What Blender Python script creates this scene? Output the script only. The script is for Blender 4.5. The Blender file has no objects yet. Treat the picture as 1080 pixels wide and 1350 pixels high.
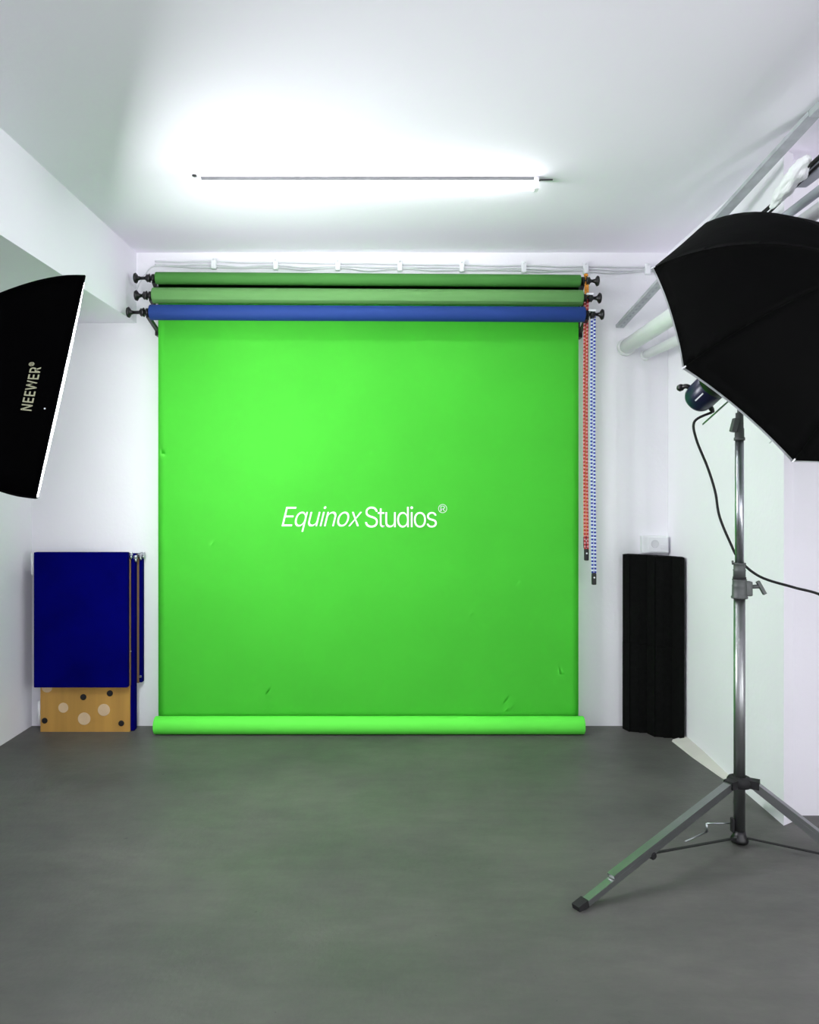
import bpy, bmesh, math, random
from mathutils import Vector, Matrix, noise
random.seed(7)
C = bpy.context.scene.collection
PI = math.pi
V = Vector

# ------------------------------------------------------------------ camera
cam_d = bpy.data.cameras.new('camera')
cam = bpy.data.objects.new('camera', cam_d)
C.objects.link(cam)
cam.location = (0, 0, 1.535)
cam.rotation_euler = (PI / 2, 0, 0)
cam_d.sensor_fit = 'VERTICAL'
cam_d.sensor_height = 36
cam_d.lens = 36 * 1000 / 1350
cam_d.shift_x = (540 - 525) / 1350
cam_d.shift_y = -(675 - 650) / 1350
cam_d.clip_start = .02
bpy.context.scene.camera = cam

# ------------------------------------------------------------------ world, exposure, lamp strengths
w = bpy.data.worlds.new('world')
bpy.context.scene.world = w
w.use_nodes = True
w.node_tree.nodes['Background'].inputs[0].default_value = (.8, .88, 1, 1)
w.node_tree.nodes['Background'].inputs[1].default_value = .0
vs = bpy.context.scene.view_settings
vs.view_transform = 'Standard'
vs.look = 'None'
vs.exposure = 0.68
vs.gamma = 1
vs.use_curve_mapping = False
TUBE_POWER = 23      # emission of the ceiling tube in view
FILL_TUBE_POWER = 16      # emission of the unseen tubes added to brighten the room
SOFT_POWER = 21       # emission of the softbox front
# unseen fill lamp added behind the viewer to brighten the room from there
fill_d = bpy.data.lights.new('daylight', 'AREA')
fill_d.shape = 'RECTANGLE'
fill_d.size, fill_d.size_y = 4.6, 2.2
fill_d.energy = 34
fill_d.color = (.96, .965, 1)
fill = bpy.data.objects.new('daylight', fill_d)
C.objects.link(fill)
fill.location = (.3, -2.95, 1.6)
fill.rotation_euler = (PI / 2, 0, PI)
# unseen lamp added behind the viewer, aimed up left to lift the ceiling
bnc_d = bpy.data.lights.new('bounce_lamp', 'AREA')
bnc_d.shape = 'SQUARE'
bnc_d.size = 1.0
bnc_d.energy = 20
bnc_d.color = (.95, .97, 1)
bnc = bpy.data.objects.new('bounce_lamp', bnc_d)
C.objects.link(bnc)
bnc.location = (1.5, -1.0, 1.2)
bnc.rotation_euler = V((-3.4, 3.0, 1.9)).to_track_quat('-Z', 'Y').to_euler()
# unseen side fill added on the right to light the left wall and soffit
sid_d = bpy.data.lights.new('side_daylight', 'AREA')
sid_d.shape = 'RECTANGLE'
sid_d.size, sid_d.size_y = 2.6, 1.9
sid_d.energy = 54
sid_d.color = (.97, .965, 1)
sid = bpy.data.objects.new('side_daylight', sid_d)
C.objects.link(sid)
sid.location = (3.15, .9, 1.55)
sid.rotation_euler = V((-1, .12, .12)).to_track_quat('-Z', 'Y').to_euler()
bpy.context.scene.cycles.max_bounces = 10
bpy.context.scene.cycles.diffuse_bounces = 8

# ------------------------------------------------------------------ materials
def lin(c):
    return tuple(((x / 255) / 12.92 if x / 255 <= .04045 else ((x / 255 + .055) / 1.055) ** 2.4) for x in c) + (1,)

def mat(name, col, rough=.6, metal=0, var=0, vscale=4, bump=0, bscale=60, spec=.5, stretch=(1, 1, 1), sheen=0, emit=0):
    """principled material with procedural colour variation and relief (object coordinates)"""
    m = bpy.data.materials.new(name)
    m.use_nodes = True
    nt = m.node_tree
    b = nt.nodes['Principled BSDF']
    b.inputs['Roughness'].default_value = rough
    b.inputs['Metallic'].default_value = metal
    b.inputs['Specular IOR Level'].default_value = spec
    c = lin(col)
    b.inputs['Base Color'].default_value = c
    if sheen:
        b.inputs['Sheen Weight'].default_value = sheen
    if emit:
        b.inputs['Emission Color'].default_value = c
        b.inputs['Emission Strength'].default_value = emit
    tc = nt.nodes.new('ShaderNodeTexCoord')
    mp = nt.nodes.new('ShaderNodeMapping')
    mp.inputs['Scale'].default_value = stretch
    nt.links.new(tc.outputs['Object'], mp.inputs[0])
    if var:
        n = nt.nodes.new('ShaderNodeTexNoise')
        n.inputs['Scale'].default_value = vscale
        n.inputs['Detail'].default_value = 6
        nt.links.new(mp.outputs[0], n.inputs[0])
        r = nt.nodes.new('ShaderNodeValToRGB')
        r.color_ramp.elements[0].position = .3
        r.color_ramp.elements[1].position = .7
        r.color_ramp.elements[0].color = tuple(x * (1 - var) for x in c[:3]) + (1,)
        r.color_ramp.elements[1].color = tuple(min(1, x * (1 + var)) for x in c[:3]) + (1,)
        nt.links.new(n.outputs[0], r.inputs[0])
        nt.links.new(r.outputs[0], b.inputs['Base Color'])
    if bump:
        n2 = nt.nodes.new('ShaderNodeTexNoise')
        n2.inputs['Scale'].default_value = bscale
        n2.inputs['Detail'].default_value = 4
        nt.links.new(mp.outputs[0], n2.inputs[0])
        bp = nt.nodes.new('ShaderNodeBump')
        bp.inputs['Strength'].default_value = bump
        bp.inputs['Distance'].default_value = .01
        nt.links.new(n2.outputs[0], bp.inputs['Height'])
        nt.links.new(bp.outputs[0], b.inputs['Normal'])
    return m

M = {}
M['wall'] = mat('white_wall_paint', (236, 235, 239), .7, var=.02, vscale=1.2, bump=.12, bscale=35)
M['ceiling'] = mat('ceiling_paint', (242, 237, 247), .8, var=.015, vscale=.8, bump=.08, bscale=25)
M['kerb'] = mat('kerb_plaster', (200, 198, 190), .8, var=.05, vscale=6)
M['white'] = mat('white_plastic', (232, 234, 236), .45, var=.02, vscale=9)
M['white_paint'] = mat('white_painted_pipe', (232, 233, 234), .5, var=.03, vscale=5)
M['off_white'] = mat('white_cable', (214, 216, 218), .5, var=.04, vscale=9)
M['grey_conduit'] = mat('grey_conduit', (160, 163, 172), .45, var=.08, vscale=6)
M['galv'] = mat('galvanised_steel', (186, 190, 193), .45, .35, var=.12, vscale=18)
M['tube'] = mat('lit_tube', (250, 252, 255), .4, emit=TUBE_POWER)
M['room_tube'] = mat('lit_tube_room', (250, 252, 255), .4, emit=FILL_TUBE_POWER)
M['diffuser'] = mat('lit_diffuser_cloth', (250, 251, 255), .6, emit=SOFT_POWER)
M['green_paper'] = mat('chroma_green_paper', (96, 226, 72), .75, var=.03, vscale=2.5, bump=.05, bscale=8, spec=.25)
M['dark_green_paper'] = mat('moss_green_paper', (66, 124, 56), .75, var=.06, vscale=3, spec=.25, stretch=(.3, 1, 1))
M['sage_paper'] = mat('sage_green_paper', (92, 140, 80), .75, var=.06, vscale=3, spec=.25, stretch=(.3, 1, 1))
M['blue_paper'] = mat('blue_paper', (22, 54, 118), .7, var=.08, vscale=3, spec=.3, stretch=(.3, 1, 1))
M['core'] = mat('cardboard_core', (150, 122, 88), .8, var=.1, vscale=20)
M['letter'] = mat('white_lettering', (252, 252, 252), .6)
M['pale_letter'] = mat('beige_print', (170, 172, 140), .7)
M['black_plastic'] = mat('black_plastic', (8, 8, 9), .4, var=.1, vscale=20)
M['rubber'] = mat('black_rubber', (16, 16, 17), .75, var=.1, vscale=20)
M['black_cloth'] = mat('black_softbox_cloth', (3, 3, 4), .8, var=.15, vscale=7, bump=.25, bscale=9, spec=.04)
M['umbrella_cloth'] = mat('black_umbrella_cloth', (4, 5, 4), .7, var=.15, vscale=5, bump=.3, bscale=9, spec=.12)
M['lining'] = mat('white_umbrella_lining', (225, 228, 230), .5)
M['foam'] = mat('black_acoustic_foam', (17, 18, 17), .95, var=.2, vscale=40, bump=.3, bscale=220, spec=.03)
M['blue_felt'] = mat('navy_felt', (2, 3, 92), .95, var=.2, vscale=3.5, bump=.2, bscale=300, spec=.02)
M['ply'] = mat('plywood', (176, 134, 62), .55, var=.16, vscale=2.2, stretch=(5, 1, .35))
M['ply_edge'] = mat('plywood_edge', (104, 80, 54), .7, var=.2, vscale=10, stretch=(1, 1, .1))
M['pale_disc'] = mat('pale_wood_plug', (206, 180, 144), .7, var=.08, vscale=12)
M['steel'] = mat('brushed_steel', (172, 176, 180), .28, 1, var=.05, vscale=6)
M['dark_steel'] = mat('dark_chrome', (150, 153, 152), .36, 1, var=.08, vscale=6)
M['grey_cast'] = mat('grey_cast_clamp', (84, 88, 86), .5, .2, var=.1, vscale=16)
M['head_blue'] = mat('dark_blue_lamp_housing', (16, 22, 54), .3, .1, var=.1, vscale=12)
M['orange'] = mat('orange_chain', (226, 150, 40), .45)
M['red'] = mat('red_chain', (176, 34, 42), .45)
M['pink'] = mat('pale_pink_chain', (216, 146, 150), .45)
M['blue'] = mat('blue_chain', (24, 50, 160), .45)
M['ice'] = mat('pale_blue_chain', (222, 232, 250), .45)
M['wrap'] = mat('white_plastic_wrap', (238, 240, 240), .5, bump=.3, bscale=30)

# concrete floor with worn lighter and darker patches
def floor_mat():
    m = bpy.data.materials.new('grey_concrete_floor')
    m.use_nodes = True
    nt = m.node_tree
    L = nt.links.new
    b = nt.nodes['Principled BSDF']
    tc = nt.nodes.new('ShaderNodeTexCoord')
    def nz(scale, detail, stretch=(1, 1, 1), rough=.55):
        mp = nt.nodes.new('ShaderNodeMapping')
        mp.inputs['Scale'].default_value = stretch
        L(tc.outputs['Object'], mp.inputs[0])
        n = nt.nodes.new('ShaderNodeTexNoise')
        n.inputs['Scale'].default_value = scale
        n.inputs['Detail'].default_value = detail
        n.inputs['Roughness'].default_value = rough
        L(mp.outputs[0], n.inputs[0])
        return n.outputs[0]
    def ramp(src, p0, c0, p1, c1):
        r = nt.nodes.new('ShaderNodeValToRGB')
        r.color_ramp.elements[0].position = p0
        r.color_ramp.elements[1].position = p1
        r.color_ramp.elements[0].color = c0
        r.color_ramp.elements[1].color = c1
        L(src, r.inputs[0])
        return r.outputs[0]
    base = ramp(nz(1.1, 5, (1, 1.6, 1)), .32, lin((80, 80, 77)), .68, lin((94, 93, 89)))
    fine = ramp(nz(9, 8, (.7, 1.8, 1), .65), .3, (.86, .86, .86, 1), .7, (1.08, 1.08, 1.07, 1))
    specks = ramp(nz(26, 3), .22, (.45, .45, .45, 1), .27, (1, 1, 1, 1))
    def mul(a, c):
        x = nt.nodes.new('ShaderNodeMix')
        x.data_type = 'RGBA'
        x.blend_type = 'MULTIPLY'
        x.inputs[0].default_value = 1
        L(a, x.inputs[6])
        L(c, x.inputs[7])
        return x.outputs[2]
    L(mul(mul(base, fine), specks), b.inputs['Base Color'])
    rr = ramp(nz(2.3, 5), .3, (.42, .42, .42, 1), .7, (.62, .62, .62, 1))
    L(rr, b.inputs['Roughness'])
    b.inputs['Specular IOR Level'].default_value = .4
    bp = nt.nodes.new('ShaderNodeBump')
    bp.inputs['Strength'].default_value = .12
    bp.inputs['Distance'].default_value = .01
    L(nz(45, 5), bp.inputs['Height'])
    L(bp.outputs[0], b.inputs['Normal'])
    return m
M['floor'] = floor_mat()

# ------------------------------------------------------------------ mesh helpers (all coordinates are world metres)
def frame_of(d):
    d = V(d).normalized()
    a = V((0, 0, 1)) if abs(d.z) < .9 else V((1, 0, 0))
    x = a.cross(d).normalized()
    return x, d.cross(x), d

def add_box(bm, x0, x1, y0, y1, z0, z1, bev=0, rot=None, about=None):
    t = bmesh.new()
    bmesh.ops.create_cube(t, size=1)
    for v in t.verts:
        v.co = V(((x0 + x1) / 2 + v.co.x * (x1 - x0), (y0 + y1) / 2 + v.co.y * (y1 - y0), (z0 + z1) / 2 + v.co.z * (z1 - z0)))
    if bev:
        bmesh.ops.bevel(t, geom=t.edges[:], offset=bev, segments=2, profile=.6, affect='EDGES')
    if rot:
        c = V(about)
        for v in t.verts:
            v.co = c + rot @ (v.co - c)
    merge(bm, t)

def merge(bm, t):
    mp = {}
    for v in t.verts:
        mp[v] = bm.verts.new(v.co)
    for f in t.faces:
        try:
            nf = bm.faces.new([mp[v] for v in f.verts])
            nf.smooth = f.smooth
        except ValueError:
            pass
    t.free()

def add_lathe(bm, o, d, prof, n=24, caps=True):
    """revolve (distance along d, radius) pairs about the axis through o"""
    x, y, d = frame_of(d)
    o = V(o)
    rings = []
    for s, r in prof:
        r = max(r, 1e-4)
        rings.append([bm.verts.new(o + d * s + (x * math.cos(2 * PI * k / n) + y * math.sin(2 * PI * k / n)) * r) for k in range(n)])
    for a, b in zip(rings, rings[1:]):
        for k in range(n):
            f = bm.faces.new((a[k], a[(k + 1) % n], b[(k + 1) % n], b[k]))
            f.smooth = True
    if caps:
        bm.faces.new(rings[0][::-1])
        bm.faces.new(rings[-1])

def add_cyl(bm, p, q, r, n=16, r2=None):
    p, q = V(p), V(q)
    add_lathe(bm, p, q - p, [(0, r), ((q - p).length, r if r2 is None else r2)], n)

def smooth_path(pts, sub=8):
    pts = [V(p) for p in pts]
    out = []
    for i in range(len(pts) - 1):
        p0 = pts[max(i - 1, 0)]; p1 = pts[i]; p2 = pts[i + 1]; p3 = pts[min(i + 2, len(pts) - 1)]
        for k in range(sub):
            t = k / sub
            out.append(.5 * ((2 * p1) + (p2 - p0) * t + (2 * p0 - 5 * p1 + 4 * p2 - p3) * t * t + (3 * p1 - p0 - 3 * p2 + p3) * t ** 3))
    out.append(pts[-1])
    return out

def add_tube(bm, pts, r, n=8, sub=8, closed=False):
    P = smooth_path(pts, sub) if sub > 1 else [V(p) for p in pts]
    rings = []
    nrm = None
    for i, p in enumerate(P):
        d = (P[min(i + 1, len(P) - 1)] - P[max(i - 1, 0)]).normalized()
        if nrm is None:
            nrm = frame_of(d)[0]
        nrm = (nrm - d * nrm.dot(d)).normalized()
        b = d.cross(nrm)
        rings.append([bm.verts.new(p + (nrm * math.cos(2 * PI * k / n) + b * math.sin(2 * PI * k / n)) * r) for k in range(n)])
    for a, b in zip(rings, rings[1:]):
        for k in range(n):
            f = bm.faces.new((a[k], a[(k + 1) % n], b[(k + 1) % n], b[k]))
            f.smooth = True
    bm.faces.new(rings[0][::-1])
    bm.faces.new(rings[-1])

def add_prism(bm, poly, z0, z1, axis='z'):
    """extrude a plan polygon"""
    def P(a, b, c):
        return V((a, b, c)) if axis == 'z' else (V((a, c, b)) if axis == 'y' else V((c, a, b)))
    lo = [bm.verts.new(P(a, b, z0)) for a, b in poly]
    hi = [bm.verts.new(P(a, b, z1)) for a, b in poly]
    n = len(poly)
    for k in range(n):
        bm.faces.new((lo[k], lo[(k + 1) % n], hi[(k + 1) % n], hi[k]))
    bm.faces.new(lo[::-1])
    bm.faces.new(hi)

def add_bar(bm, p, q, wid, thk, side):
    """flat bar from p to q; side = direction of its width"""
    p, q = V(p), V(q)
    d = (q - p).normalized()
    s = V(side)
    s = (s - d * s.dot(d)).normalized()
    t = d.cross(s)
    vs_ = []
    for c in (p, q):
        for a, b in ((-1, -1), (1, -1), (1, 1), (-1, 1)):
            vs_.append(bm.verts.new(c + s * a * wid / 2 + t * b * thk / 2))
    for f in ((0, 1, 2, 3), (7, 6, 5, 4), (0, 4, 5, 1), (1, 5, 6, 2), (2, 6, 7, 3), (3, 7, 4, 0)):
        bm.faces.new([vs_[i] for i in f])

def world_loc(o):
    l = V(o.location)
    return l + world_loc(o.parent) if o.parent else l

def obj(name, bm, m, parent=None, at=None):
    """link a bmesh (world coordinates) as one mesh object"""
    bmesh.ops.recalc_face_normals(bm, faces=bm.faces[:])
    me = bpy.data.meshes.new(name)
    base = V(at) if at is not None else V((0, 0, 0))
    if parent is not None:
        base = world_loc(parent)
        if at is not None:
            base = V(at)
    for v in bm.verts:
        v.co -= base
    bm.to_mesh(me)
    bm.free()
    for mm in (m if isinstance(m, (list, tuple)) else [m]):
        me.materials.append(mm)
    o = bpy.data.objects.new(name, me)
    C.objects.link(o)
    if parent is not None:
        o.parent = parent
        o.location = base - world_loc(parent)
    else:
        o.location = base
    return o

def tag(o, label, cat=None, group=None):
    o['label'] = label
    if cat:
        o['category'] = cat
    if group:
        o['group'] = group
    return o

def thing(name, label, cat, loc, group=None):
    o = bpy.data.objects.new(name, None)
    o.empty_display_size = .05
    C.objects.link(o)
    o.location = loc
    return tag(o, label, cat, group)

def copy_thing(root, delta, label, group=None):
    r = root.copy()
    C.objects.link(r)
    r.location = V(root.location) + V(delta)
    r['label'] = label
    if group:
        r['group'] = group
    for ch in list(root.children):
        c = ch.copy()
        C.objects.link(c)
        c.parent = r
        for g in list(ch.children):
            d = g.copy()
            C.objects.link(d)
            d.parent = c
    return r

def struct(name, bm, m, label=None, parent=None):
    o = obj(name, bm, m, parent)
    o['kind'] = 'structure'
    if label:
        o['label'] = label
        o['category'] = name.split('_')[0]
    return o

def B():
    return bmesh.new()

FONT = None
try:
    import os
    _p = os.path.join(bpy.utils.system_resource('DATAFILES'), 'fonts', 'Inter.woff2')
    if os.path.exists(_p):
        FONT = bpy.data.fonts.load(_p)
except Exception:
    FONT = None

def text_bm(body, shear=0, space=1.0, bold=0, res=4):
    """text outline as a flat bmesh in its own x/y, with its bounds"""
    cu = bpy.data.curves.new('lettering', 'FONT')
    cu.body = body
    if FONT:
        cu.font = FONT
    cu.shear = shear
    cu.space_character = space
    cu.offset = bold
    cu.resolution_u = res
    cu.fill_mode = 'FRONT'
    o = bpy.data.objects.new('lettering', cu)
    C.objects.link(o)
    dg = bpy.context.evaluated_depsgraph_get()
    me = bpy.data.meshes.new_from_object(o.evaluated_get(dg))
    bpy.data.objects.remove(o)
    bpy.data.curves.remove(cu)
    bm = bmesh.new()
    bm.from_mesh(me)
    bpy.data.meshes.remove(me)
    xs = [v.co.x for v in bm.verts]
    ys = [v.co.y for v in bm.verts]
    return bm, (min(xs), max(xs), min(ys), max(ys))

# ================================================================== THE ROOM
XL, XR, YB, ZC = -2.415, 1.78, 5.0, 3.12
XF, YF, YA = 3.2, -3.0, 3.61
bm = B(); add_box(bm, XL - .15, XF + .15, YF - .15, YB + .15, -.12, 0)
struct('floor', bm, M['floor'], 'grey worn concrete floor')
bm = B(); add_box(bm, XL - .15, XF + .15, YF - .15, YB + .15, ZC, ZC + .12)
struct('ceiling', bm, M['ceiling'], 'white painted flat ceiling')
bm = B(); add_box(bm, XL - .15, XR + .04, YB, YB + .15, 0, ZC)
struct('wall_back', bm, M['wall'], 'white back wall behind the green paper')
bm = B(); add_box(bm, XL - .15, XL, YF, YB, 0, ZC)
struct('wall_left', bm, M['wall'], 'white left side wall')
bm = B(); add_prism(bm, [(XR, 3.5), (XR + .068, 3.545), (XR + .068, YB), (XR, YB)], 0, ZC)
struct('wall_partition', bm, M['wall'], 'white right side wall ending in a narrow edge behind the lamp stand')
bm = B(); add_box(bm, XR + .06, XF + .15, YA, YA + .15, 0, ZC)
struct('wall_alcove', bm, M['wall'], 'white wall set back at the right edge')
bm = B(); add_box(bm, XF, XF + .15, YF, YA, 0, ZC)
struct('wall_right', bm, M['wall'], 'white far right wall outside the view')
bm = B(); add_box(bm, XL - .15, XF + .15, YF - .15, YF, 0, ZC)
struct('wall_front', bm, M['wall'], 'white wall behind the viewer')
bm = B(); add_box(bm, XL, -1.725, YF, YB, 2.655, ZC)
struct('trim_1', bm, M['ceiling'], 'white boxed soffit along the top of the left wall')
# sloping plaster kerb at the foot of the right wall
bm = B()
sec = [(4.69, .088, .034), (4.4, .072, .03), (4.1, .04, .018), (3.88, .004, .002)]
rows = []
for y, wd, h in sec:
    rows.append([bm.verts.new((XR, y, 0)), bm.verts.new((XR - wd, y, 0)), bm.verts.new((XR - wd * .93, y, h * .35)), bm.verts.new((XR, y, h))])
for a, b in zip(rows, rows[1:]):
    for k in range(4):
        bm.faces.new((a[k], a[(k + 1) % 4], b[(k + 1) % 4], b[k]))
bm.faces.new(rows[0]); bm.faces.new(rows[-1][::-1])
struct('baseboard_right', bm, M['kerb'], 'cream plaster kerb at the foot of the right wall')

# ================================================================== CEILING TUBES
def tube_light(cx, y, m, label, group=None, L=1.67):
    t = thing('ceiling_tube_light', label, 'light', (cx, y, ZC), group)
    h = L / 2
    bm = B(); add_box(bm, cx - h - .02, cx + h + .02, y - .019, y + .019, ZC - .018, ZC, .003)
    obj('housing', bm, M['grey_cast'], t)
    bm = B(); add_lathe(bm, (cx - h, y, ZC - .041), (1, 0, 0), [(0, .016), (.004, .018), (L - .004, .018), (L, .015)], 20)
    obj('tube', bm, m, t)
    for s in (-1, 1):
        bm = B(); add_box(bm, cx + s * (h + .012) - .012, cx + s * (h + .012) + .012, y - .026, y + .026, ZC - .062, ZC - .001, .005)
        obj('end_cap', bm, M['white'], t)
    return t
t1 = tube_light(-.153, 3.82, M['tube'], 'lit fluorescent tube light on the ceiling above the backdrop')
# its mains lead leaves at the right end; a screw head shows at the left end
bm = B(); add_tube(bm, [(.70, 3.82, 3.10), (.715, 3.825, 3.112), (.735, 3.83, 3.116), (.78, 3.83, 3.117)], .004, 6)
obj('mains_lead', bm, M['grey_cast'], t1)
bm = B(); add_lathe(bm, (-1.015, 3.78, ZC), (0, 0, -1), [(0, .012), (.006, .012), (.009, .006)], 12)
tag(obj('ceiling_screw', bm, M['black_plastic'], at=(-1.015, 3.78, ZC)), 'tiny black screw head on the ceiling by the left end of the tube light', 'screw')
for k, y in enumerate((1.7, -1.2)):  # extra tubes out of view, added only for more light
    tube_light(-.15, y, M['room_tube'], ['unseen matching tube light on the ceiling just ahead of the viewer', 'unseen matching tube light on the ceiling behind the viewer'][k])

# ================================================================== PAPER ROLLS
PX0, PX1 = -1.541, 1.159
def roll(name, label, yc, zl, zr, r, x0, x1, m, cat='paper roll'):
    t = thing(name, label, cat, ((x0 + x1) / 2, yc, (zl + zr) / 2))
    a, b = V((x0, yc, zl)), V((x1, yc, zr))
    bm = B()
    L = (b - a).length
    # wound paper with a slightly loose outer turn, hollow at the ends
    add_lathe(bm, a, b - a, [(.012, r * .55), (0, r * .6), (0, r * .985), (.004, r), (L * .3, r * 1.012), (L * .55, r * .995), (L * .8, r * 1.01), (L - .004, r), (L, r * .985), (L, r * .6), (L - .012, r * .55)], 40)
    obj('wound_paper', bm, m, t)
    bm = B()
    d = (b - a).normalized()
    add_lathe(bm, a - d * .004, d, [(0, r * .5), (0, r * .56), (L + .008, r * .56), (L + .008, r * .5)], 24)
    obj('core_tube', bm, M['core'], t)
    return t

r1 = roll('backdrop_roll', 'moss green paper roll, topmost of the three wall rolls', 4.833, 2.904, 2.886, .0385, PX0, PX1, M['dark_green_paper'])
r2 = roll('backdrop_roll', 'pale sage green paper roll between the moss green and blue rolls', 4.775, 2.778, 2.762, .0495, PX0, PX1, M['sage_paper'])
# loose lower edge of the sage paper, a long lip along the roll
bm = B()
pr = []
for k in range(41):
    x = PX0 + .01 + (PX1 - PX0 - .02) * k / 40
    zc = 2.778 - .016 * k / 40
    lift = .0016 + .0012 * math.sin(k * .55) + .0008 * math.sin(k * 1.3 + 1)
    out, inn = [], []
    for an, r in ((12, .0507), (22, .0514), (32, .0526 + lift * .6), (38, .0540 + lift)):
        a = math.radians(an)
        out.append(bm.verts.new((x, 4.775 - r * math.cos(a), zc - r * math.sin(a))))
        inn.append(bm.verts.new((x, 4.775 - (r - .0008) * math.cos(a), zc - (r - .0008) * math.sin(a))))
    pr.append(out + inn[::-1])
for a, b in zip(pr, pr[1:]):
    for k in range(8):
        bm.faces.new((a[k], a[(k + 1) % 8], b[(k + 1) % 8], b[k]))
obj('loose_edge', bm, M['sage_paper'], r2)
r3 = roll('backdrop_roll', 'royal blue paper roll, lowest and foremost of the wall rolls', 4.72, 2.659, 2.646, .0475, PX0, PX1, M['blue_paper'])

# green paper hanging to the floor, wound on a tube at the bottom
bt = thing('green_backdrop', 'bright chroma green paper backdrop hanging to the floor with white lettering', 'backdrop', (-.191, 4.83, 0))
YP, RB = 4.8735, .057
def paper_y(x, z):
    return YP + .0035 * math.sin(x * 2.1 + z * .8) * math.sin(PI * min(1, max(0, (z - .1) / 2.7)))
bm = B()
nx, nz_ = 60, 50
g = []
for j in range(nz_ + 1):
    z = .075 + (2.88 - .075) * j / nz_
    row = []
    for i in range(nx + 1):
        x = PX0 + (PX1 - PX0) * i / nx
        yb = 4.882 if j == 0 else paper_y(x, z)
        row.append(bm.verts.new((x, yb, z)))
    g.append(row)
for j in range(nz_):
    for i in range(nx):
        f = bm.faces.new((g[j][i], g[j][i + 1], g[j + 1][i + 1], g[j + 1][i])); f.smooth = True
sol = bmesh.ops.solidify(bm, geom=bm.faces[:], thickness=.0012)
obj('hanging_paper', bm, M['green_paper'], bt)
bm = B()
x0, x1 = -1.546, 1.181
add_lathe(bm, (x0, 4.83, RB), (1, 0, 0), [(.015, .03), (0, .033), (0, RB * .97), (.005, RB - .0006), (x1 - x0 - .005, RB - .0006), (x1 - x0, RB * .97), (x1 - x0, .033), (x1 - x0 - .015, .03)], 40)
obj('wound_paper', bm, M['green_paper'], bt)
bm = B()
add_lathe(bm, (x0 - .003, 4.83, RB), (1, 0, 0), [(0, .026), (0, .0302), (x1 - x0 + .006, .0302), (x1 - x0 + .006, .026)], 24)
obj('core_tube', bm, M['core'], bt)
# lettering printed on the paper
def print_on_paper(body, px0, px1, zb, zt, shear, space, bold, name, stretch_ref=None):
    t, (a, b, c, d) = text_bm(body, shear, space, bold)
    for v in t.verts:
        x = px0 + (v.co.x - a) / (b - a) * (px1 - px0)
        z = zb + (v.co.y - c) / (d - c) * (zt - zb)
        v.co = V((x, paper_y(x, z) - .0052, z))
    o = obj(name, t, M['letter'], bt)
    return o
K = 4.872 / 1000
def pxx(p): return (p - 525) * K
def pzz(p): return 1.535 + (650 - p) * K
print_on_paper('Equinox', pxx(371.5), pxx(477.5), pzz(701), pzz(667.5), .28, .92, -.006, 'lettering')
print_on_paper('Studios', pxx(481.5), pxx(576), pzz(695.5), pzz(667.5), 0, .88, -.006, 'lettering')
print_on_paper('R', pxx(581), pxx(586.5), pzz(674), pzz(667), 0, 1, -.012, 'registered_mark')
bm = B()
cx, cz = pxx(583.7), pzz(670.5)
for k in range(32):
    a0, a1 = 2 * PI * k / 32, 2 * PI * (k + 1) / 32
    q = []
    for r, a in ((.0252, a0), (.0280, a0), (.0280, a1), (.0252, a1)):
        x, z = cx + r * math.cos(a), cz + r * math.sin(a)
        q.append(bm.verts.new((x, paper_y(x, z) - .0052, z)))
    bm.faces.new(q)
obj('registered_ring', bm, M['letter'], bt)

# ================================================================== ROLL HOLDERS
def bracket(x, s, label):
    """black triple wall bracket; s = -1 on the left of the rolls"""
    t = thing('roll_bracket', label, 'bracket', (x, 5.0, 2.75))
    bm = B(); add_box(bm, x - .018, x + .018, 4.99, 5.0, 2.56, 2.95, .003)
    obj('wall_plate', bm, M['black_plastic'], t)
    for yc, zc in ((4.833, 2.895 + s * -.009), (4.775, 2.77 - s * .008), (4.72, 2.652 - s * .0065)):
        xo = (PX0 - .018) if s < 0 else (PX1 + .018)
        bm = B()
        add_bar(bm, (x, 4.955, zc - .078), (xo, yc, zc - .02), .022, .02, (0, 1, 0))
        add_lathe(bm, (xo - .008, yc, zc), (1, 0, 0), [(0, .0125), (0, .026), (.016, .026), (.016, .0125)], 16)
        add_box(bm, x - .018, x + .018, 4.925, 4.995, zc - .10, zc - .062, .003)
        obj('hook_arm', bm, M['black_plastic'], t)
    return t
bracket(-1.562, -1, 'black triple wall bracket holding the left ends of the paper rolls')
bracket(1.18, 1, 'black triple wall bracket holding the right ends of the paper rolls')

def expander(s, xr, xk, yc, zc, r, label, white=False):
    """roll end drive: cone in the core, finned hub, shaft and flared knob"""
    t = thing('roll_end_drive', label, 'roll holder', (xr, yc, zc), 'black drives in the roll ends')
    d = V((s, 0, 0))
    o = V((xr, yc, zc))
    L = abs(xk - xr)
    bm = B(); add_lathe(bm, o - d * .02, d, [(0, r * .3), (.02, r * .45), (.032, r * .52), (.034, .011)], 20)
    obj('cone', bm, M['black_plastic'], t)
    bm = B(); add_lathe(bm, o + d * .01, d, [(0, .011), (L - .03, .010)], 14)
    obj('shaft', bm, M['black_plastic'], t)
    bm = B()
    add_lathe(bm, o + d * .037, d, [(0, .012), (.004, .03), (.012, .024), (.022, .026), (.028, .016), (.034, .0115)], 10)
    obj('hub', bm, M['black_plastic'], t)
    bm = B(); add_lathe(bm, o + d * (L - .036), d, [(0, .011), (.012, .014), (.02, .027), (.026, .034), (.036, .03), (.040, .016), (.041, .004)], 20)
    obj('knob', bm, M['black_plastic'], t)
    if white:
        bm = B(); add_box(bm, min(xr + s * .022, xk - s * .05), max(xr + s * .022, xk - s * .05), yc - .026, yc - .004, zc + .014, zc + .028, .003)
        obj('guide_bar', bm, M['white'], t)
    return t
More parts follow.
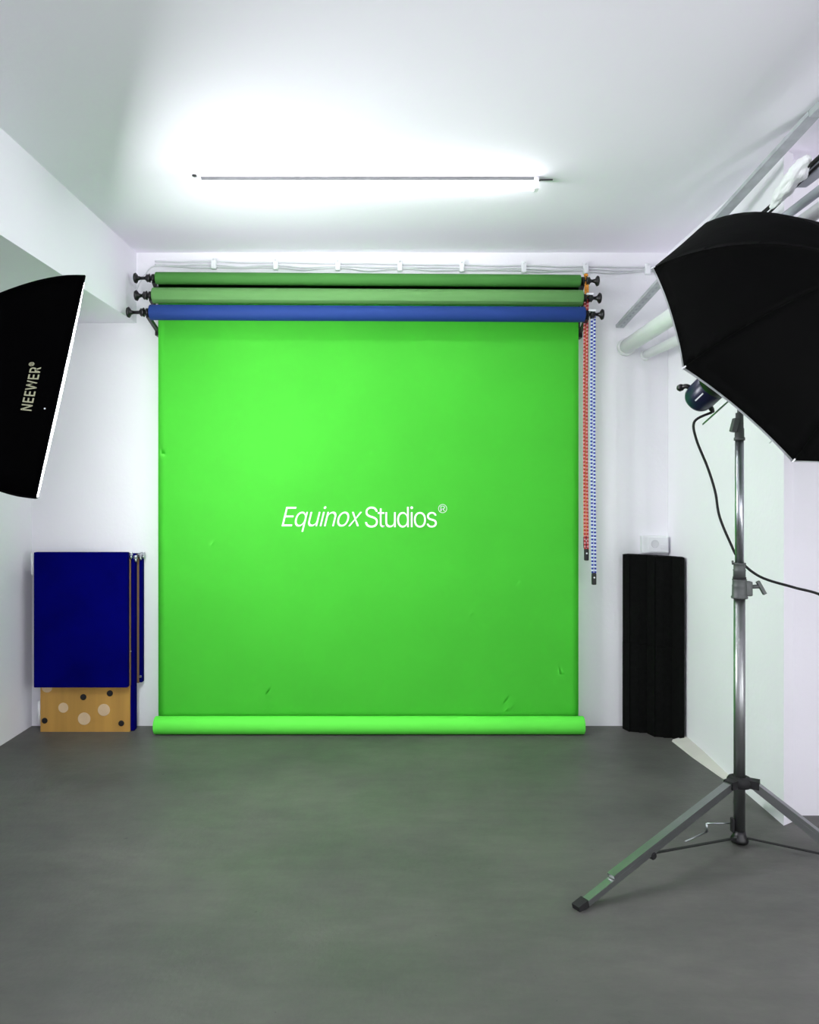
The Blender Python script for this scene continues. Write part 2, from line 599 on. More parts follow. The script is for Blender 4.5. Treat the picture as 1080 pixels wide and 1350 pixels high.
expander(-1, PX0, -1.68, 4.833, 2.904, .0385, 'black drive in the left end of the top moss green roll')
expander(-1, PX0, -1.655, 4.775, 2.778, .05, 'black drive in the left end of the middle sage roll')
expander(-1, PX0, -1.685, 4.72, 2.659, .048, 'black drive in the left end of the lowest blue roll')
expander(1, PX1, 1.278, 4.833, 2.886, .0385, 'black drive in the right end of the top moss green roll')
expander(1, PX1, 1.276, 4.775, 2.762, .05, 'black drive in the right end of the middle sage roll', True)
expander(1, PX1, 1.277, 4.72, 2.646, .048, 'black drive in the right end of the lowest blue roll', True)

# control chains: two strands of alternating coloured and pale links, black weight at the bottom
def chain(label, x, y, ztop, zbot, gap, ma, mb, base=0):
    t = thing('control_chain', label, 'chain', (x, y, zbot))
    pitch = .0113
    bms = [B(), B()]
    n = int((ztop - zbot) / pitch)
    for s in (-1, 1):
        for k in range(n):
            z = ztop - pitch * (k + .5) - (pitch * 1.0 * (1 - k / n) if s > 0 else 0)
            sway = .004 * math.sin(z * 2.3 + base) + (.5 - abs((z - zbot) / (ztop - zbot) - .5)) * .0
            c = V((x + s * gap / 2 + sway, y, z))
            which = k % 2
            bm = bms[which]
            # oval link, a little wider than the pitch lets through
            add_lathe(bm, c - V((0, 0, pitch * .47)), (0, 0, 1), [(0, .003), (pitch * .15, .0072), (pitch * .5, .008 if which else .0072), (pitch * .85, .0072), (pitch * .98, .003)], 7)
    for k in range(9):                               # the turn over the sprocket
        a = PI * k / 8
        add_lathe(bms[k % 2], V((x + math.cos(a) * gap / 2, y, ztop + math.sin(a) * gap / 2)) - V((0, 0, .006)), (0, 0, 1), [(0, .003), (.003, .007), (.009, .007), (.012, .003)], 8)
    for bm, m, nm in zip(bms, (ma, mb), ('coloured_links', 'pale_links')):
        o = obj(nm, bm, m, t)
        o['kind'] = 'stuff'
    zz = zbot
    sway = .004 * math.sin(zz * 2.3 + base)
    bm = B()
    add_box(bm, x + sway - .0145, x + sway + .0145, y - .011, y + .011, zz - .07, zz + .004, .007)
    wt = obj('weight', bm, M['black_plastic'], t)
    bm = B()
    add_lathe(bm, (x + sway, y - .0105, zz - .024), (0, -1, 0), [(0, .0055), (.0012, .0055), (.0018, .004)], 12)
    obj('weight_screw', bm, M['white'], wt)
    return t
chain('orange control chain on the top roll, running down behind the red chain', 1.197, 4.83, 2.92, 1.255, .014, M['orange'], M['orange'], 1.0)
chain('red and pale pink control chain beside the right edge of the green paper', 1.184, 4.775, 2.752, 1.180, .018, M['red'], M['pink'])
chain('blue and white control chain hanging right of the red chain', 1.216, 4.72, 2.63, 1.034, .018, M['blue'], M['ice'])

# ================================================================== CABLES ALONG THE BACK WALL
def wall_cable(label, pts, r, m=None):
    bm = B(); add_tube(bm, pts, r, 8, 6)
    p = pts[0]
    return tag(obj('wall_cable', bm, m or M['off_white'], at=p), label, 'cable')
random.seed(4)
def wavy(z0, z1, amp, y, ph, x0=-1.6, x1=1.76):
    out = []
    for k in range(25):
        u = k / 24
        x = x0 + (x1 - x0) * u
        cl = abs(math.sin((x + .4) / .407 * PI / 1))   # held at the clips, sagging between
        out.append((x, y, z0 + (z1 - z0) * u - amp * cl * (.6 + .4 * math.sin(k * 1.7 + ph))))
    return out
c1 = wavy(3.062, 3.020, .006, 4.988, 0)
c2 = wavy(3.040, 3.004, .014, 4.986, 1.5)
c3 = wavy(3.030, 2.994, .020, 4.989, 3)
wall_cable('upper thin white cable clipped along the top of the back wall', [(-1.60, 4.99, 3.06)] + c1[1:], .006)
wall_cable('middle thin white cable sagging between clips on the back wall', c2, .005)
wall_cable('lowest thin white cable on the back wall, dropping down behind the left roll ends',
           [(-1.73, 4.992, 2.66), (-1.74, 4.992, 2.76), (-1.72, 4.992, 2.88), (-1.66, 4.99, 2.98)] + [(-1.6, 4.989, 3.028)] + c3[1:], .005)
names = ['first', 'second', 'third', 'fourth', 'fifth', 'sixth', 'seventh', 'eighth']
for k in range(8):
    x = -1.21 + .407 * k
    u = (x + 1.6) / 3.36
    z = 3.046 - .04 * u
    t = thing('cable_clip', '%s white cable clip from the left along the top of the back wall' % names[k], 'clip', (x, 5, z), 'white cable clips on the back wall')
    bm = B()
    add_box(bm, x - .016, x + .016, 4.968, 5.0, z - .036, z + .036, .005)
    obj('clip_body', bm, M['white'], t)
    bm = B(); add_lathe(bm, (x, 4.968, z + .024), (0, -1, 0), [(0, .007), (.003, .007), (.005, .004)], 10)
    obj('nail_head', bm, M['off_white'], t)

# ================================================================== PIPES AT THE TOP RIGHT
def pipe(name, label, pts, r, m, cat='pipe', n=20, flange=True):
    t = thing(name, label, cat, pts[0])
    bm = B(); add_tube(bm, pts, r, n, 1)
    obj('pipe_run', bm, m, t)
    if flange:
        p, q = V(pts[0]), V(pts[1])
        d = (q - p).normalized()
        bm = B(); add_lathe(bm, p, d, [(0, r * 1.22), (.03, r * 1.22), (.036, r * 1.05)], n)
        obj('socket_ring', bm, m, t)
    return t
p1 = pipe('white_pipe', 'thick white painted pipe entering the back wall at the upper right', [(1.50, 5, 2.495), (1.50, 3.50, 2.505), (1.515, 3.455, 2.505), (1.56, 3.44, 2.505), (3.2, 3.44, 2.505)], .048, M['white_paint'])
p2 = pipe('white_pipe', 'thinner white painted pipe below and right of the thick one', [(1.63, 5, 2.445), (1.63, 4.2, 2.42), (1.63, 3.50, 2.40), (1.64, 3.46, 2.40), (1.67, 3.45, 2.40), (3.2, 3.45, 2.40)], .03, M['white_paint'])
p3 = pipe('conduit', 'grey conduit running beside black cables above the umbrella', [(1.78, 4.2, 2.74), (1.73, 4.1, 2.74), (1.71, 3.9, 2.745), (1.71, 2.0, 2.785), (1.71, 1.0, 2.785)], .02, M['grey_conduit'], 'conduit', 14, False)
p4 = pipe('conduit', 'pale thin conduit right of the grey one, above the umbrella', [(1.78, 4.15, 2.675), (1.74, 4.05, 2.675), (1.725, 3.9, 2.68), (1.725, 2.0, 2.715), (1.725, 1.0, 2.715)], .03, M['white_paint'], 'conduit', 14, False)
for t_, x, r, zs in ((p3, 1.71, .0215, (2.768, 2.785)), (p4, 1.725, .0315, (2.70, 2.715))):
    for y, z in zip((2.8, 1.3), zs):
        bm = B()
        add_lathe(bm, (x, y - .012, z), (0, 1, 0), [(0, r * .9), (0, r * 1.12), (.024, r * 1.12), (.024, r * .9)], 16)
        obj('clamp_ring', bm, M['galv'], t_)
random.seed(11)
for k, (dx, dz, lb) in enumerate(((-.035, .03, 'black cable over the pipes at the upper right, outermost of three'),
                                  (-.018, .036, 'black cable over the pipes at the upper right, middle of three'),
                                  (0.0, .03, 'black cable over the pipes at the upper right, innermost of three'))):
    bm = B()
    x = 1.69 + dx
    z = 2.80 + dz
    add_tube(bm, [(x + .02, 1.0, z + .07), (x + .02, 2.0, z + .06), (x + .015, 2.75, z + .05), (x + .005, 3.05, z + .028), (x + .008, 3.25, z + .006 * k), (x + .012, 3.5, z - .012), (x + .02, 3.8, z - .015), (1.78, 4.05 + .03 * k, z - .015)], .0055, 8, 8)
    tag(obj('black_cable', bm, M['rubber'], at=(x, 3.05, z)), lb, 'cable', 'black cables on the pipes')
# lump of white plastic wrapping on the cables
wr = thing('plastic_wrap', 'crumpled white plastic wrapping bunched on the cables above the umbrella', 'wrapping', (1.66, 3.17, 2.80))
bm = B()
bmesh.ops.create_icosphere(bm, subdivisions=5, radius=1)
wa, wb = V((1.634, 3.33, 2.785)), V((1.652, 3.04, 2.885))
wx, wy, wz = frame_of(wb - wa)
for v in bm.verts:
    c = v.co.copy()
    fat = .75 + .55 * (c.z + 1) / 2
    d = 1 + .38 * noise.noise(V((c.x * 1.5, c.y * 1.5, c.z * 3.2)) + V((3, 1, 7))) + .16 * abs(noise.noise(c * 5)) + .07 * noise.noise(c * 13)
    v.co = (wa + wb) / 2 + wz * c.z * (wb - wa).length / 2 * (.9 + .1 * d) + (wx * c.x * .030 + wy * c.y * .034) * fat * d
for f in bm.faces:
    f.smooth = True
obj('crumpled_film', bm, M['wrap'], wr)
bm = B(); add_box(bm, 1.70, 1.755, 3.06, 3.26, 2.845, 2.90, .008)
obj('clamp_block', bm, M['grey_conduit'], wr)

# perforated metal strip climbing from the back wall to the ceiling by the right wall
ts = thing('perforated_strip', 'grey perforated metal strip slanting from back wall up to the ceiling at the right', 'metal strip', (1.46, 5, 2.63))
a, b = V((1.46, 5.0, 2.625)), V((1.725, 3.14, 3.10))
d = (b - a).normalized()
side = V((1, 0, 0)); side = (side - d * side.dot(d)).normalized()
nrm = d.cross(side).normalized()
if nrm.z > 0:
    nrm = -nrm
bm = B()
add_bar(bm, a, b, .05, .004, side)
for s in (-1, 1):
    add_bar(bm, a + side * s * .025 - nrm * .008, b + side * s * .025 - nrm * .008, .02, .003, nrm)
obj('channel', bm, M['galv'], ts)
bm = B()
L = (b - a).length
n = int(L * .42 / .045)
for k in range(n):
    p = a + d * (.03 + k * .045) + nrm * .0022
    q = [p + side * sx * .006 + d * sd * .012 for sx, sd in ((-1, -1), (1, -1), (1, 1), (-1, 1))]
    bm.faces.new([bm.verts.new(v) for v in q])
o = obj('slots', bm, M['grey_conduit'], ts); o['kind'] = 'stuff'
# the strip goes on along the ceiling edge towards the viewer
bm = B(); add_box(bm, 1.70, 1.75, -3, 3.14, 3.09, 3.12, .003)
tag(obj('ceiling_conduit', bm, M['galv'], at=(1.725, 3.14, 3.12)), 'grey flat conduit on the ceiling edge at the upper right', 'conduit')

# ================================================================== SOFTBOX (left)
ph, th = math.radians(24.8), math.radians(11.3)
A = V((math.cos(th) * math.cos(ph), math.cos(th) * math.sin(ph), -math.sin(th)))
W_ = V((-math.sin(ph), math.cos(ph), 0))
U = V((math.sin(th) * math.cos(ph), math.sin(th) * math.sin(ph), math.cos(th)))
SH, SW, SD = .905, .60, .62
MID = V((-1.337, 3.0, 1.96))                     # middle of the near front edge
CEN = MID + W_ * SW / 2
def fs(s):
    """half-size factor at distance s behind the front"""
    t = min(1, max(0, s / SD))
    return 1 - .80 * t ** 1.65
def sb(s, h, wv, off=0):
    k = fs(s)
    return CEN - A * s + U * (h * SH / 2 * k - .11 * s / SD) + W_ * (wv * SW / 2 * k)
sx = thing('softbox', 'black rectangular softbox with a lit white front, leaning in at the left', 'softbox', (CEN - A * .8).to_tuple()[:2] + (0,))
def side_panel(c0, c1, m, inward=.012):
    """one cloth side between two corner rods"""
    bm = B()
    ns, nt_ = 24, 12
    rows = []
    for i in range(ns + 1):
        s = SD * i / ns
        row = []
        for j in range(nt_ + 1):
            u = j / nt_
            h = c0[0] + (c1[0] - c0[0]) * u
            wv = c0[1] + (c1[1] - c0[1]) * u
            p = sb(s, h, wv)
            dirv = (U * ((c0[0] + c1[0]) / 2) + W_ * ((c0[1] + c1[1]) / 2)).normalized()
            sag = inward * math.sin(PI * u) * math.sin(PI * min(1, i / ns + .05)) + .003 * noise.noise(p * 6)
            row.append(bm.verts.new(p - dirv * sag))
        rows.append(row)
    for i in range(ns):
        for j in range(nt_):
            f = bm.faces.new((rows[i][j], rows[i][j + 1], rows[i + 1][j + 1], rows[i + 1][j])); f.smooth = True
    bmesh.ops.solidify(bm, geom=bm.faces[:], thickness=.002)
    return obj('side_panel', bm, m, sx)
near = side_panel((-1, -1), (1, -1), M['black_cloth'], .0)
side_panel((1, -1), (1, 1), M['black_cloth'])
side_panel((1, 1), (-1, 1), M['black_cloth'])
side_panel((-1, 1), (-1, -1), M['black_cloth'])
for h in (-1, 1):
    for wv in (-1, 1):
        bm = B(); add_tube(bm, [sb(SD * k / 10, h, wv) for k in range(11)], .0045, 8, 2)
        obj('corner_rod', bm, M['black_cloth'], sx)
# lit white front, slightly domed, with a black hem behind it
bm = B()
rows = []
for i in range(13):
    row = []
    for j in range(13):
        h, wv = -1 + i / 6, -1 + j / 6
        row.append(bm.verts.new(CEN + U * h * (SH / 2 - .004) + W_ * wv * (SW / 2 - .004) + A * (.004 + .006 * (1 - h * h) * (1 - wv * wv))))
    rows.append(row)
for i in range(12):
    for j in range(12):
        f = bm.faces.new((rows[i][j], rows[i][j + 1], rows[i + 1][j + 1], rows[i + 1][j])); f.smooth = True
obj('diffuser', bm, M['diffuser'], sx)
bm = B()
e = [sb(0, h, wv) for h, wv in ((-1, -1), (1, -1), (1, 1), (-1, 1))]
for p, q in zip(e, e[1:] + e[:1]):
    add_cyl(bm, p, q, .005, 8)
obj('front_hem', bm, M['black_cloth'], sx)
bm = B()
RC = CEN - U * .11
add_lathe(bm, RC - A * (SD - .005), -A, [(0, .085), (.02, .09), (.03, .075), (.05, .06)], 24)
obj('speed_ring', bm, M['black_plastic'], sx)
bm = B()
add_lathe(bm, RC - A * (SD + .03), -A, [(0, .055), (.10, .055), (.16, .04), (.18, .02)], 24)
obj('lamp_holder', bm, M['black_plastic'], sx)
sp = RC - A * (SD + .09)
bm = B(); add_cyl(bm, (sp.x, sp.y, .25), (sp.x, sp.y, sp.z - .02), .014, 12)
obj('stand_pole', bm, M['black_plastic'], sx)
for k in range(3):
    an = math.radians(100 + 120 * k)
    bm = B(); add_cyl(bm, (sp.x, sp.y, .42), (sp.x + .26 * math.cos(an), sp.y + .26 * math.sin(an), .012), .009, 10)
    add_lathe(bm, (sp.x + .26 * math.cos(an), sp.y + .26 * math.sin(an), 0), (0, 0, 1), [(0, .014), (.02, .014), (.024, .01)], 10)
    obj('stand_leg', bm, M['black_plastic'], sx)
# printed name on the near side, reading upwards
def print_on_softbox(body, h0, h1, s0, s1, bold, name):
    t, (a, b, c, d) = text_bm(body, 0, 1.08, bold)
    bmesh.ops.subdivide_edges(t, edges=[e_ for e_ in t.edges if e_.calc_length() > .2], cuts=1)
    for v in t.verts:
        hh = h0 + (v.co.x - a) / (b - a) * (h1 - h0)
        s = s1 + (v.co.y - c) / (d - c) * (s0 - s1)
        v.co = sb(s, hh / (SH / 2), -1) - W_ * .0045
    return obj(name, t, M['pale_letter'], sx)
print_on_softbox('NEEWER', -.112, .070, .118, .080, .012, 'lettering')
print_on_softbox('®', .074, .091, .125, .106, .01, 'registered_mark')
bm = B(); pz = sb(.036, -.215, -1) - W_ * .004
add_lathe(bm, pz, -W_, [(0, .0035), (.002, .003)], 10)
obj('rivet', bm, M['white'], sx)

# ================================================================== UMBRELLA, LAMP HEAD AND STAND (right)
UC = V((1.578, 3.0, 2.143))
N = V((.289, -.826, .485)).normalized()
uu = V((0, 0, 1)).cross(N).normalized()
vv = N.cross(uu)
UR, UH = .645, .38
A0 = -23.277
um = thing('studio_umbrella', 'large black reflective umbrella with white lining seen from behind at the right', 'umbrella', UC - N * .5)
def dome(q, ang):
    """q = 0 at the crown, 1 at a tip; ang in ribs (0..8); cloth pulled flat between ribs, hem cut in an arc"""
    k = math.floor(ang)
    f = ang - k
    a0, a1 = A0 + k * PI / 4, A0 + (k + 1) * PI / 4
    def rib(a, qq):
        rr = UR * math.sin(qq * 1.12) / math.sin(1.12)
        hh = UH * (math.cos(qq * 1.12) - math.cos(1.12)) / (1 - math.cos(1.12))
        return UC + (uu * math.cos(a) + vv * math.sin(a)) * rr + N * hh
    qq = q * (1 - .022 * 4 * f * (1 - f) * q * q)
    p = rib(a0, qq) * (1 - f) + rib(a1, qq) * f
    return p + (p - UC - N * (p - UC).dot(N)) * (.10 * f * (1 - f) * (1 - q * .8))
def panel(k, off, m, name, qmax=1.0, thick=.0012):
    bm = B()
    nq, na = 16, 10
    rows = []
    for i in range(nq + 1):
        q = .025 + (qmax - .025) * i / nq
        row = []
        for j in range(na + 1):
            p = dome(q, k + min(j / na, .9999))
            d = (p - (UC - N * .25)).normalized()
            wob = .0035 * noise.noise(p * 9) * math.sin(PI * j / na)
            row.append(bm.verts.new(p - d * (off - wob)))
        rows.append(row)
    for i in range(nq):
        for j in range(na):
            f = bm.faces.new((rows[i][j], rows[i][j + 1], rows[i + 1][j + 1], rows[i + 1][j])); f.smooth = True
    bmesh.ops.solidify(bm, geom=bm.faces[:], thickness=thick)
    return obj(name, bm, m, um)
for k in range(8):
    panel(k, 0, M['umbrella_cloth'], 'canopy_panel')
    panel(k, .006, M['lining'], 'lining_panel', 1.012)
hubp = UC - N * .04
for k in range(8):
    bm = B()
    pts = []
    for i in range(9):
        q = .03 + .985 * i / 8
        p = dome(q, k)
        d = (p - (UC - N * .25)).normalized()
        pts.append(p - d * .012)
    add_tube(bm, pts, .0022, 6, 2)
    rb = obj('rib', bm, M['steel'], um)
    bm = B()
    p = dome(.5, k); d = (p - (UC - N * .25)).normalized()
    add_cyl(bm, hubp, p - d * .013, .0018, 6)
    obj('stretcher', bm, M['steel'], rb)
    bm = B()
    tip = dome(1.0, k)
    out = (tip - dome(.93, k)).normalized()
    add_lathe(bm, tip - out * .008, out, [(0, .003), (.014, .003), (.018, .0015)], 8)
    obj('rib_tip', bm, M['white'], rb)
bm = B(); add_cyl(bm, UC + N * (UH + .02), UC - N * .60, .004, 10)
obj('shaft', bm, M['steel'], um)
bm = B(); add_lathe(bm, UC + N * (UH - .01), N, [(0, .03), (.008, .022), (.014, .008), (.05, .005)], 14)
obj('crown_cap', bm, M['black_plastic'], um)
bm = B(); add_lathe(bm, hubp - N * .02, N, [(0, .008), (0, .014), (.03, .014), (.03, .008)], 12)
obj('runner', bm, M['black_plastic'], um)
bm = B()
add_tube(bm, [(1.585, 3.20, 1.875), (1.578, 3.20, 1.83), (1.582, 3.20, 1.79), (1.575, 3.20, 1.755), (1.566, 3.20, 1.745)], .002, 6, 6)
o = obj('tie_cord', bm, M['off_white'], um)

# lamp head on the umbrella shaft
p_ = V((-.68, 0, .73)); p_ = (p_ - N * p_.dot(N)).normalized()
q_ = N.cross(p_).normalized()
HC = UC - N * .44 + p_ * .098
hd = thing('studio_flash_head', 'dark blue black studio lamp head under the umbrella rim', 'lamp head', HC)
bm = B(); add_lathe(bm, HC - N * .095, N, [(0, .02), (0, .045), (.006, .056), (.02, .064), (.055, .068), (.13, .068), (.135, .064)], 36)
obj('housing', bm, M['head_blue'], hd)
bm = B(); add_lathe(bm, HC + N * .04, N, [(0, .064), (0, .074), (.03, .076), (.04, .073), (.10, .075), (.10, .062), (.05, .06)], 36)
obj('front_collar', bm, M['black_plastic'], hd)
bm = B()
hl = HC - N * .05 + p_ * .066
add_tube(bm, [hl - p_ * .012, hl + p_ * .010 - N * .006, hl + p_ * .020 - N * .022, hl + p_ * .024 - N * .036], .011, 10, 6)
add_lathe(bm, hl + p_ * .020 - N * .018, (p_ * .35 - N), [(0, .010), (.010, .016), (.024, .016), (.032, .009)], 12)
obj('handle', bm, M['black_plastic'], hd)
bm = B()
add_lathe(bm, HC - N * .06 - p_ * .058, -p_ - N * .4, [(0, .012), (.02, .011), (.035, .006)], 12)
obj('cable_gland', bm, M['black_plastic'], hd)
bm = B()
cc = HC + N * .0 - q_ * 0
for k in range(5):
    ang = -.10 + k * .02
    pass
wd = (V((0, 0, 0)) - HC).normalized(); wd = (V((-.2, -1, .1)) - N * V((-.2, -1, .1)).dot(N)).normalized()
sdv = N.cross(wd).normalized()
add_bar(bm, HC - N * .035 + wd * .0685, HC + N * .02 + wd * .0685, .006, .002, sdv)
obj('pale_mark', bm, M['white'], hd)
SX, SY = 1.492, 3.315
bm = B()
br = HC + N * .085 - p_ * .085
add_box(bm, br.x - .02, br.x + .02, br.y - .022, br.y + .022, br.z - .03, br.z + .03, .006)
add_bar(bm, br, (SX, SY, 1.935), .03, .02, (0, 1, 0))
obj('mount_bracket', bm, M['grey_cast'], hd)

# stand
st = thing('light_stand', 'steel light stand with wide folding legs under the umbrella at the right', 'light stand', (SX, SY, 0))
bm = B(); add_cyl(bm, (SX, SY, 1.13), (SX, SY, 1.79), .0185, 24)
obj('upper_pole', bm, M['steel'], st)
bm = B(); add_cyl(bm, (SX, SY, .03), (SX, SY, 1.10), .024, 24)
obj('lower_pole', bm, M['dark_steel'], st)
bm = B(); add_lathe(bm, (SX, SY, 1.765), (0, 0, 1), [(0, .023), (.012, .023), (.014, .0195), (.05, .0195), (.055, .017), (.12, .016)], 18)
add_lathe(bm, (SX, SY, 1.87), (0, 0, 1), [(0, .0095), (.05, .0095)], 12)
add_box(bm, SX - .035, SX - .012, SY - .02, SY + .012, 1.80, 1.86, .004, Matrix.Rotation(.25, 3, 'Y'), (SX - .02, SY, 1.83))
obj('spigot_clamp', bm, M['grey_cast'], st)
bm = B()
add_lathe(bm, (SX, SY, 1.075), (0, 0, 1), [(0, .034), (.006, .035), (.012, .031), (.05, .030), (.054, .031), (.06, .029), (.078, .029), (.083, .031)], 24)
obj('lock_collar', bm, M['grey_cast'], st)
bm = B()
add_lathe(bm, (SX, SY, 1.166), (0, 0, 1), [(0, .0255), (.028, .0255), (.030, .0265), (.034, .0265), (.036, .0245), (.056, .0245), (.058, .0265), (.064, .0265)], 24)
add_lathe(bm, (SX - .03, SY, 1.222), (0, 0, 1), [(0, .003), (.014, .005), (.018, .004)], 8)
obj('upper_collar', bm, M['grey_cast'], st)
bm = B(); add_lathe(bm, (SX, SY, 1.156), (0, 0, 1), [(0, .0275), (.012, .0275)], 24)
obj('collar_band', bm, M['rubber'], st)
bm = B()
add_box(bm, SX + .018, SX + .052, SY - .018, SY + .018, 1.085, 1.15, .007)
add_cyl(bm, (SX + .04, SY, 1.125), (SX + .085, SY - .01, 1.128), .009, 12)
add_bar(bm, (SX + .075, SY - .01, 1.15), (SX + .105, SY - .012, 1.095), .016, .014, (0, 1, 0))
obj('wing_knob', bm, M['grey_cast'], st)
HZ = .275
bm = B()
add_lathe(bm, (SX, SY, HZ - .02), (0, 0, 1), [(0, .03), (0, .046), (.008, .052), (.028, .052), (.038, .046), (.044, .032)], 24)
legs = []
for ang, rad in ((212, .97), (329, .44), (67, .48)):
    an = math.radians(ang)
    dv = V((math.cos(an), math.sin(an), 0))
    legs.append((dv, rad))
    c = V((SX, SY, HZ)) + dv * .05
    add_bar(bm, c - dv * .02, c + dv * .03, .046, .034, dv.cross(V((0, 0, 1))))
obj('leg_hub', bm, M['rubber'], st)
bm = B(); add_lathe(bm, (SX, SY, .012), (0, 0, 1), [(0, .020), (0, .036), (.010, .038), (.02, .034), (.03, .028), (.05, .0255)], 24)
obj('bottom_collar', bm, M['black_plastic'], st)
for i, (dv, rad) in enumerate(legs):
    sd = dv.cross(V((0, 0, 1))).normalized()
    top = V((SX, SY, HZ + .004)) + dv * .055
    foot = V((SX, SY, .016)) + dv * rad
    d = (foot - top).normalized()
    up = sd.cross(d).normalized()
    if up.z < 0:
        up = -up
    bm = B()
    # U channel: web on top, two flanges
    add_bar(bm, top, foot, .030, .004, sd)
    for s in (-1, 1):
        add_bar(bm, top + sd * s * .0145 - up * .010, foot + sd * s * .0145 - up * .010, .022, .003, up)
    lg = obj('leg', bm, M['dark_steel'], st)
    bm = B()
    add_bar(bm, foot - d * .03 - up * .006, foot + d * .02 - up * .006, .036, .028, sd)
    obj('rubber_foot', bm, M['rubber'], lg)
    # riser strip riding on the leg
    bm = B()
    m0, m1 = top + up * .005, top + d * (rad * .80) + up * .012
    add_bar(bm, m0, m1, .034, .014, sd)
    obj('riser_strip', bm, M['dark_steel'], lg)
    # brace from the bottom collar to the middle of the leg, with its pivot
    jp = top + d * ((foot - top).length * (.58, .86, .6)[i]) - up * .022
    bm = B()
    if i != 2:
        add_bar(bm, V((SX, SY, .034)) + dv * .032, jp, .014, .004, sd)
        add_lathe(bm, jp - sd * .02 - up * .004, sd, [(0, .012), (.003, .015), (.037, .015), (.04, .012)], 12)
        obj('brace', bm, M['rubber'], lg)
    else:
        add_bar(bm, V((SX, SY, .034)) + dv * .032, jp, .014, .004, sd)
        obj('brace', bm, M['rubber'], lg)
bm = B()
add_cyl(bm, (SX - .03, SY + .01, .088), (SX - .135, SY + .02, .082), .003, 8)
add_cyl(bm, (SX - .135, SY + .02, .082), (SX - .135, SY + .02, .045), .005, 8)
add_cyl(bm, (SX - .135, SY + .02, .045), (SX - .26, SY - .06, .04), .003, 8)
obj('wire_clip', bm, M['steel'], st)
bm = B()
add_box(bm, SX - .037, SX - .024, SY - .012, SY + .012, .055, .115, .004)
obj('clip_plate', bm, M['rubber'], st)

# power cable from the lamp head down behind the stand and out to the right
g0 = HC - N * .06 - p_ * .085 - N * .02
bm = B()
add_tube(bm, [tuple(g0), (1.345, 3.44, 1.86), (1.352, 3.44, 1.78), (1.40, 3.43, 1.65), (1.43, 3.42, 1.54), (1.445, 3.41, 1.43), (1.49, 3.40, 1.31), (1.525, 3.385, 1.235), (1.60, 3.35, 1.165), (1.72, 3.3, 1.125), (1.80, 3.22, 1.10), (1.87, 3.12, 1.03), (1.95, 2.95, .88), (2.15, 2.7, .45), (2.4, 2.5, .06), (2.7, 2.3, .008), (3.1, 2.2, .008)], .0058, 8, 8)
tag(obj('power_cable', bm, M['rubber'], at=tuple(g0)), 'black power cable curving from the lamp head past the stand', 'cable')

# ================================================================== FOLDING PANEL (left, against the wall)
fp = thing('folding_panel', 'folded stack of navy felt panels and drilled plywood standing against the left back wall', 'panel', (-2.01, 4.9, 0))
bm = B(); add_box(bm, -2.318, -1.722, 4.822, 4.862, .297, 1.158, .006)
front = obj('front_panel', bm, M['blue_felt'], fp)
bm = B(); add_box(bm, -2.312, -1.716, 4.8622, 4.8745, .300, 1.150, .001)
obj('wooden_back', bm, M['ply_edge'], front)
bm = B(); add_box(bm, -2.30, -1.7235, 4.875, 4.885, 0, 1.142, .001)
ply = obj('plywood_board', bm, M['ply'], fp)
bm = B(); add_box(bm, -2.297, -1.70, 4.8852, 4.943, .002, 1.140, .008)
obj('felt_panel', bm, M['blue_felt'], fp)
bm = B(); add_box(bm, -2.29, -1.69, 4.9432, 4.953, .297, 1.138, .001)
obj('wooden_backing', bm, M['ply_edge'], fp)
bm = B(); add_box(bm, -2.29, -1.672, 4.9532, 4.997, .297, 1.14, .006)
obj('rear_panel', bm, M['blue_felt'], fp)
kd = 4.875 / 1000
for px, py, r, dark in ((62, 906, 7, 0), (110, 919, 4, 1), (145, 914, 4, 1), (83.5, 933, 6.6, 0), (137, 936, 8, 0), (111, 947.5, 8.3, 0), (59, 950, 3.8, 1), (160, 953.5, 3.8, 1)):
    x, z, rr = (px - 525) * kd, 1.535 + (650 - py) * kd, r * kd
    bm = B()
    if dark:
        add_lathe(bm, (x, 4.875, z), (0, -1, 0), [(0, rr), (.003, rr), (.004, rr * .85)], 24)
        obj('rubber_stud', bm, M['rubber'], ply)
    else:
        add_lathe(bm, (x, 4.875, z), (0, -1, 0), [(0, rr), (.0012, rr), (.0016, rr * .96)], 28)
        obj('round_plug', bm, M['pale_disc'], ply)
def hinge(x, y0, y1, z0, z1):
    bm = B()
    zm = (z0 + z1) / 2
    add_box(bm, x - .012, x + .012, y0, y1, zm + .003, z1, .003)
    add_box(bm, x - .010, x + .010, y0, y1, z0, zm - .003, .003)
    add_cyl(bm, (x, y0, z0 - .004), (x, y0, z1 + .004), .006, 10)
    obj('white_hinge', bm, M['white'], fp)
hinge(-2.331, 4.835, 4.87, 1.015, 1.145)
hinge(-2.312, 4.885, 4.94, .05, .19)
for x, y, z in ((-1.719, 4.868, 1.135), (-1.70, 4.90, 1.112), (-1.684, 4.948, 1.12), (-1.672, 4.965, 1.128)):
    bm = B()
    add_box(bm, x - .012, x + .012, y - .014, y + .014, z - .004, z + .02, .004)
    add_lathe(bm, (x + .006, y - .006, z - .022), (0, 0, 1), [(0, .004), (.006, .008), (.016, .008), (.022, .005)], 10)
    obj('corner_fitting', bm, M['steel'], fp)
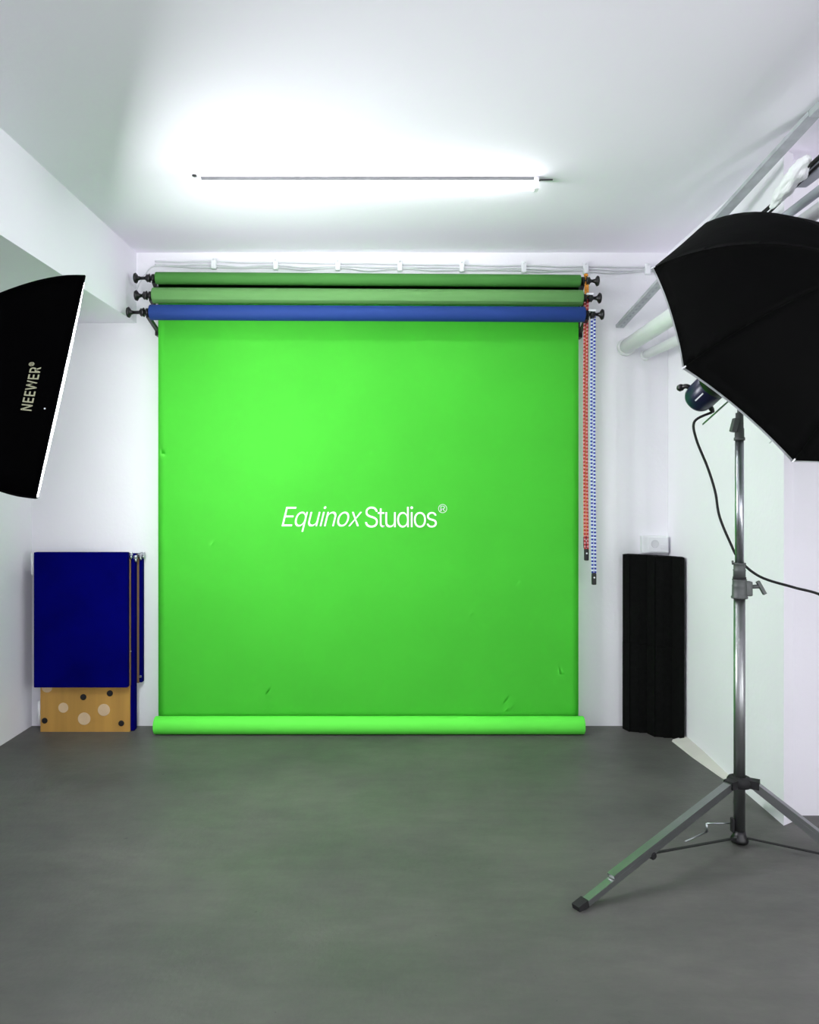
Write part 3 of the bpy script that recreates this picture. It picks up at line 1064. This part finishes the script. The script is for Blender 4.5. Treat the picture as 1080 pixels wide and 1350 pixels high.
bm = B(); add_lathe(bm, (-1.722, 4.866, .52), (1, 0, 0), [(0, .004), (.008, .004), (.010, .002)], 8)
obj('screw', bm, M['steel'], fp)
bm = B(); add_box(bm, -1.690, -1.676, 4.944, 4.956, .33, .345, .002)
obj('catch', bm, M['steel'], fp)

# ================================================================== CORNER FOAM (right)
FA, FB = V((1.463, 4.945)), V((1.768, 4.702))
fd = (FB - FA)
fn = V((fd.y, -fd.x)).normalized()
if fn.y > 0:
    fn = -fn
prof = [(0, 0), (.16, .042), (.166, .034), (.30, .012), (.306, .02), (.41, -.008), (.42, 0), (.58, .042), (.586, .034), (.70, .014), (.706, .022), (.82, -.008), (.83, 0), (.985, .040), (1.04, .030)]
poly = [tuple(FA + fd * t + fn * o) for t, o in prof] + [(1.775, 4.742), (1.72, 4.82), (1.60, 4.93), (1.51, 4.99)]
for k, (z0, z1, lb) in enumerate(((0.0, .567, 'lower black ridged acoustic foam block standing in the right corner'), (.5685, 1.137, 'upper black ridged acoustic foam block stacked in the right corner'))):
    bm = B()
    jit = (.0, .0) if k == 0 else (.001, -.002)
    add_prism(bm, [(x + jit[0] * 0, y + jit[1]) for x, y in poly], z0, z1)
    tag(obj('acoustic_foam', bm, M['foam'], at=(1.62, 4.85, z0)), lb, 'acoustic foam', 'black foam blocks in the corner')
# white socket box on the wall just above the foam
sk = thing('wall_socket', 'white socket box on the back wall just above the black foam', 'socket', (1.675, 5.0, 1.2))
bm = B(); add_box(bm, 1.592, 1.765, 4.945, 5.0, 1.142, 1.255, .006)
obj('socket_box', bm, M['white'], sk)
bm = B(); add_box(bm, 1.63, 1.755, 4.937, 4.946, 1.15, 1.248, .004)
fpz = obj('face_plate', bm, M['white'], sk)
bm = B(); add_lathe(bm, (1.672, 4.937, 1.205), (0, -1, 0), [(0, .020), (0, .026), (.004, .026), (.004, .021), (.0005, .02)], 24)
obj('round_outlet', bm, M['off_white'], fpz)
bm = B(); add_box(bm, 1.71, 1.74, 4.932, 4.938, 1.17, 1.20, .003)
obj('switch', bm, M['white'], fpz)
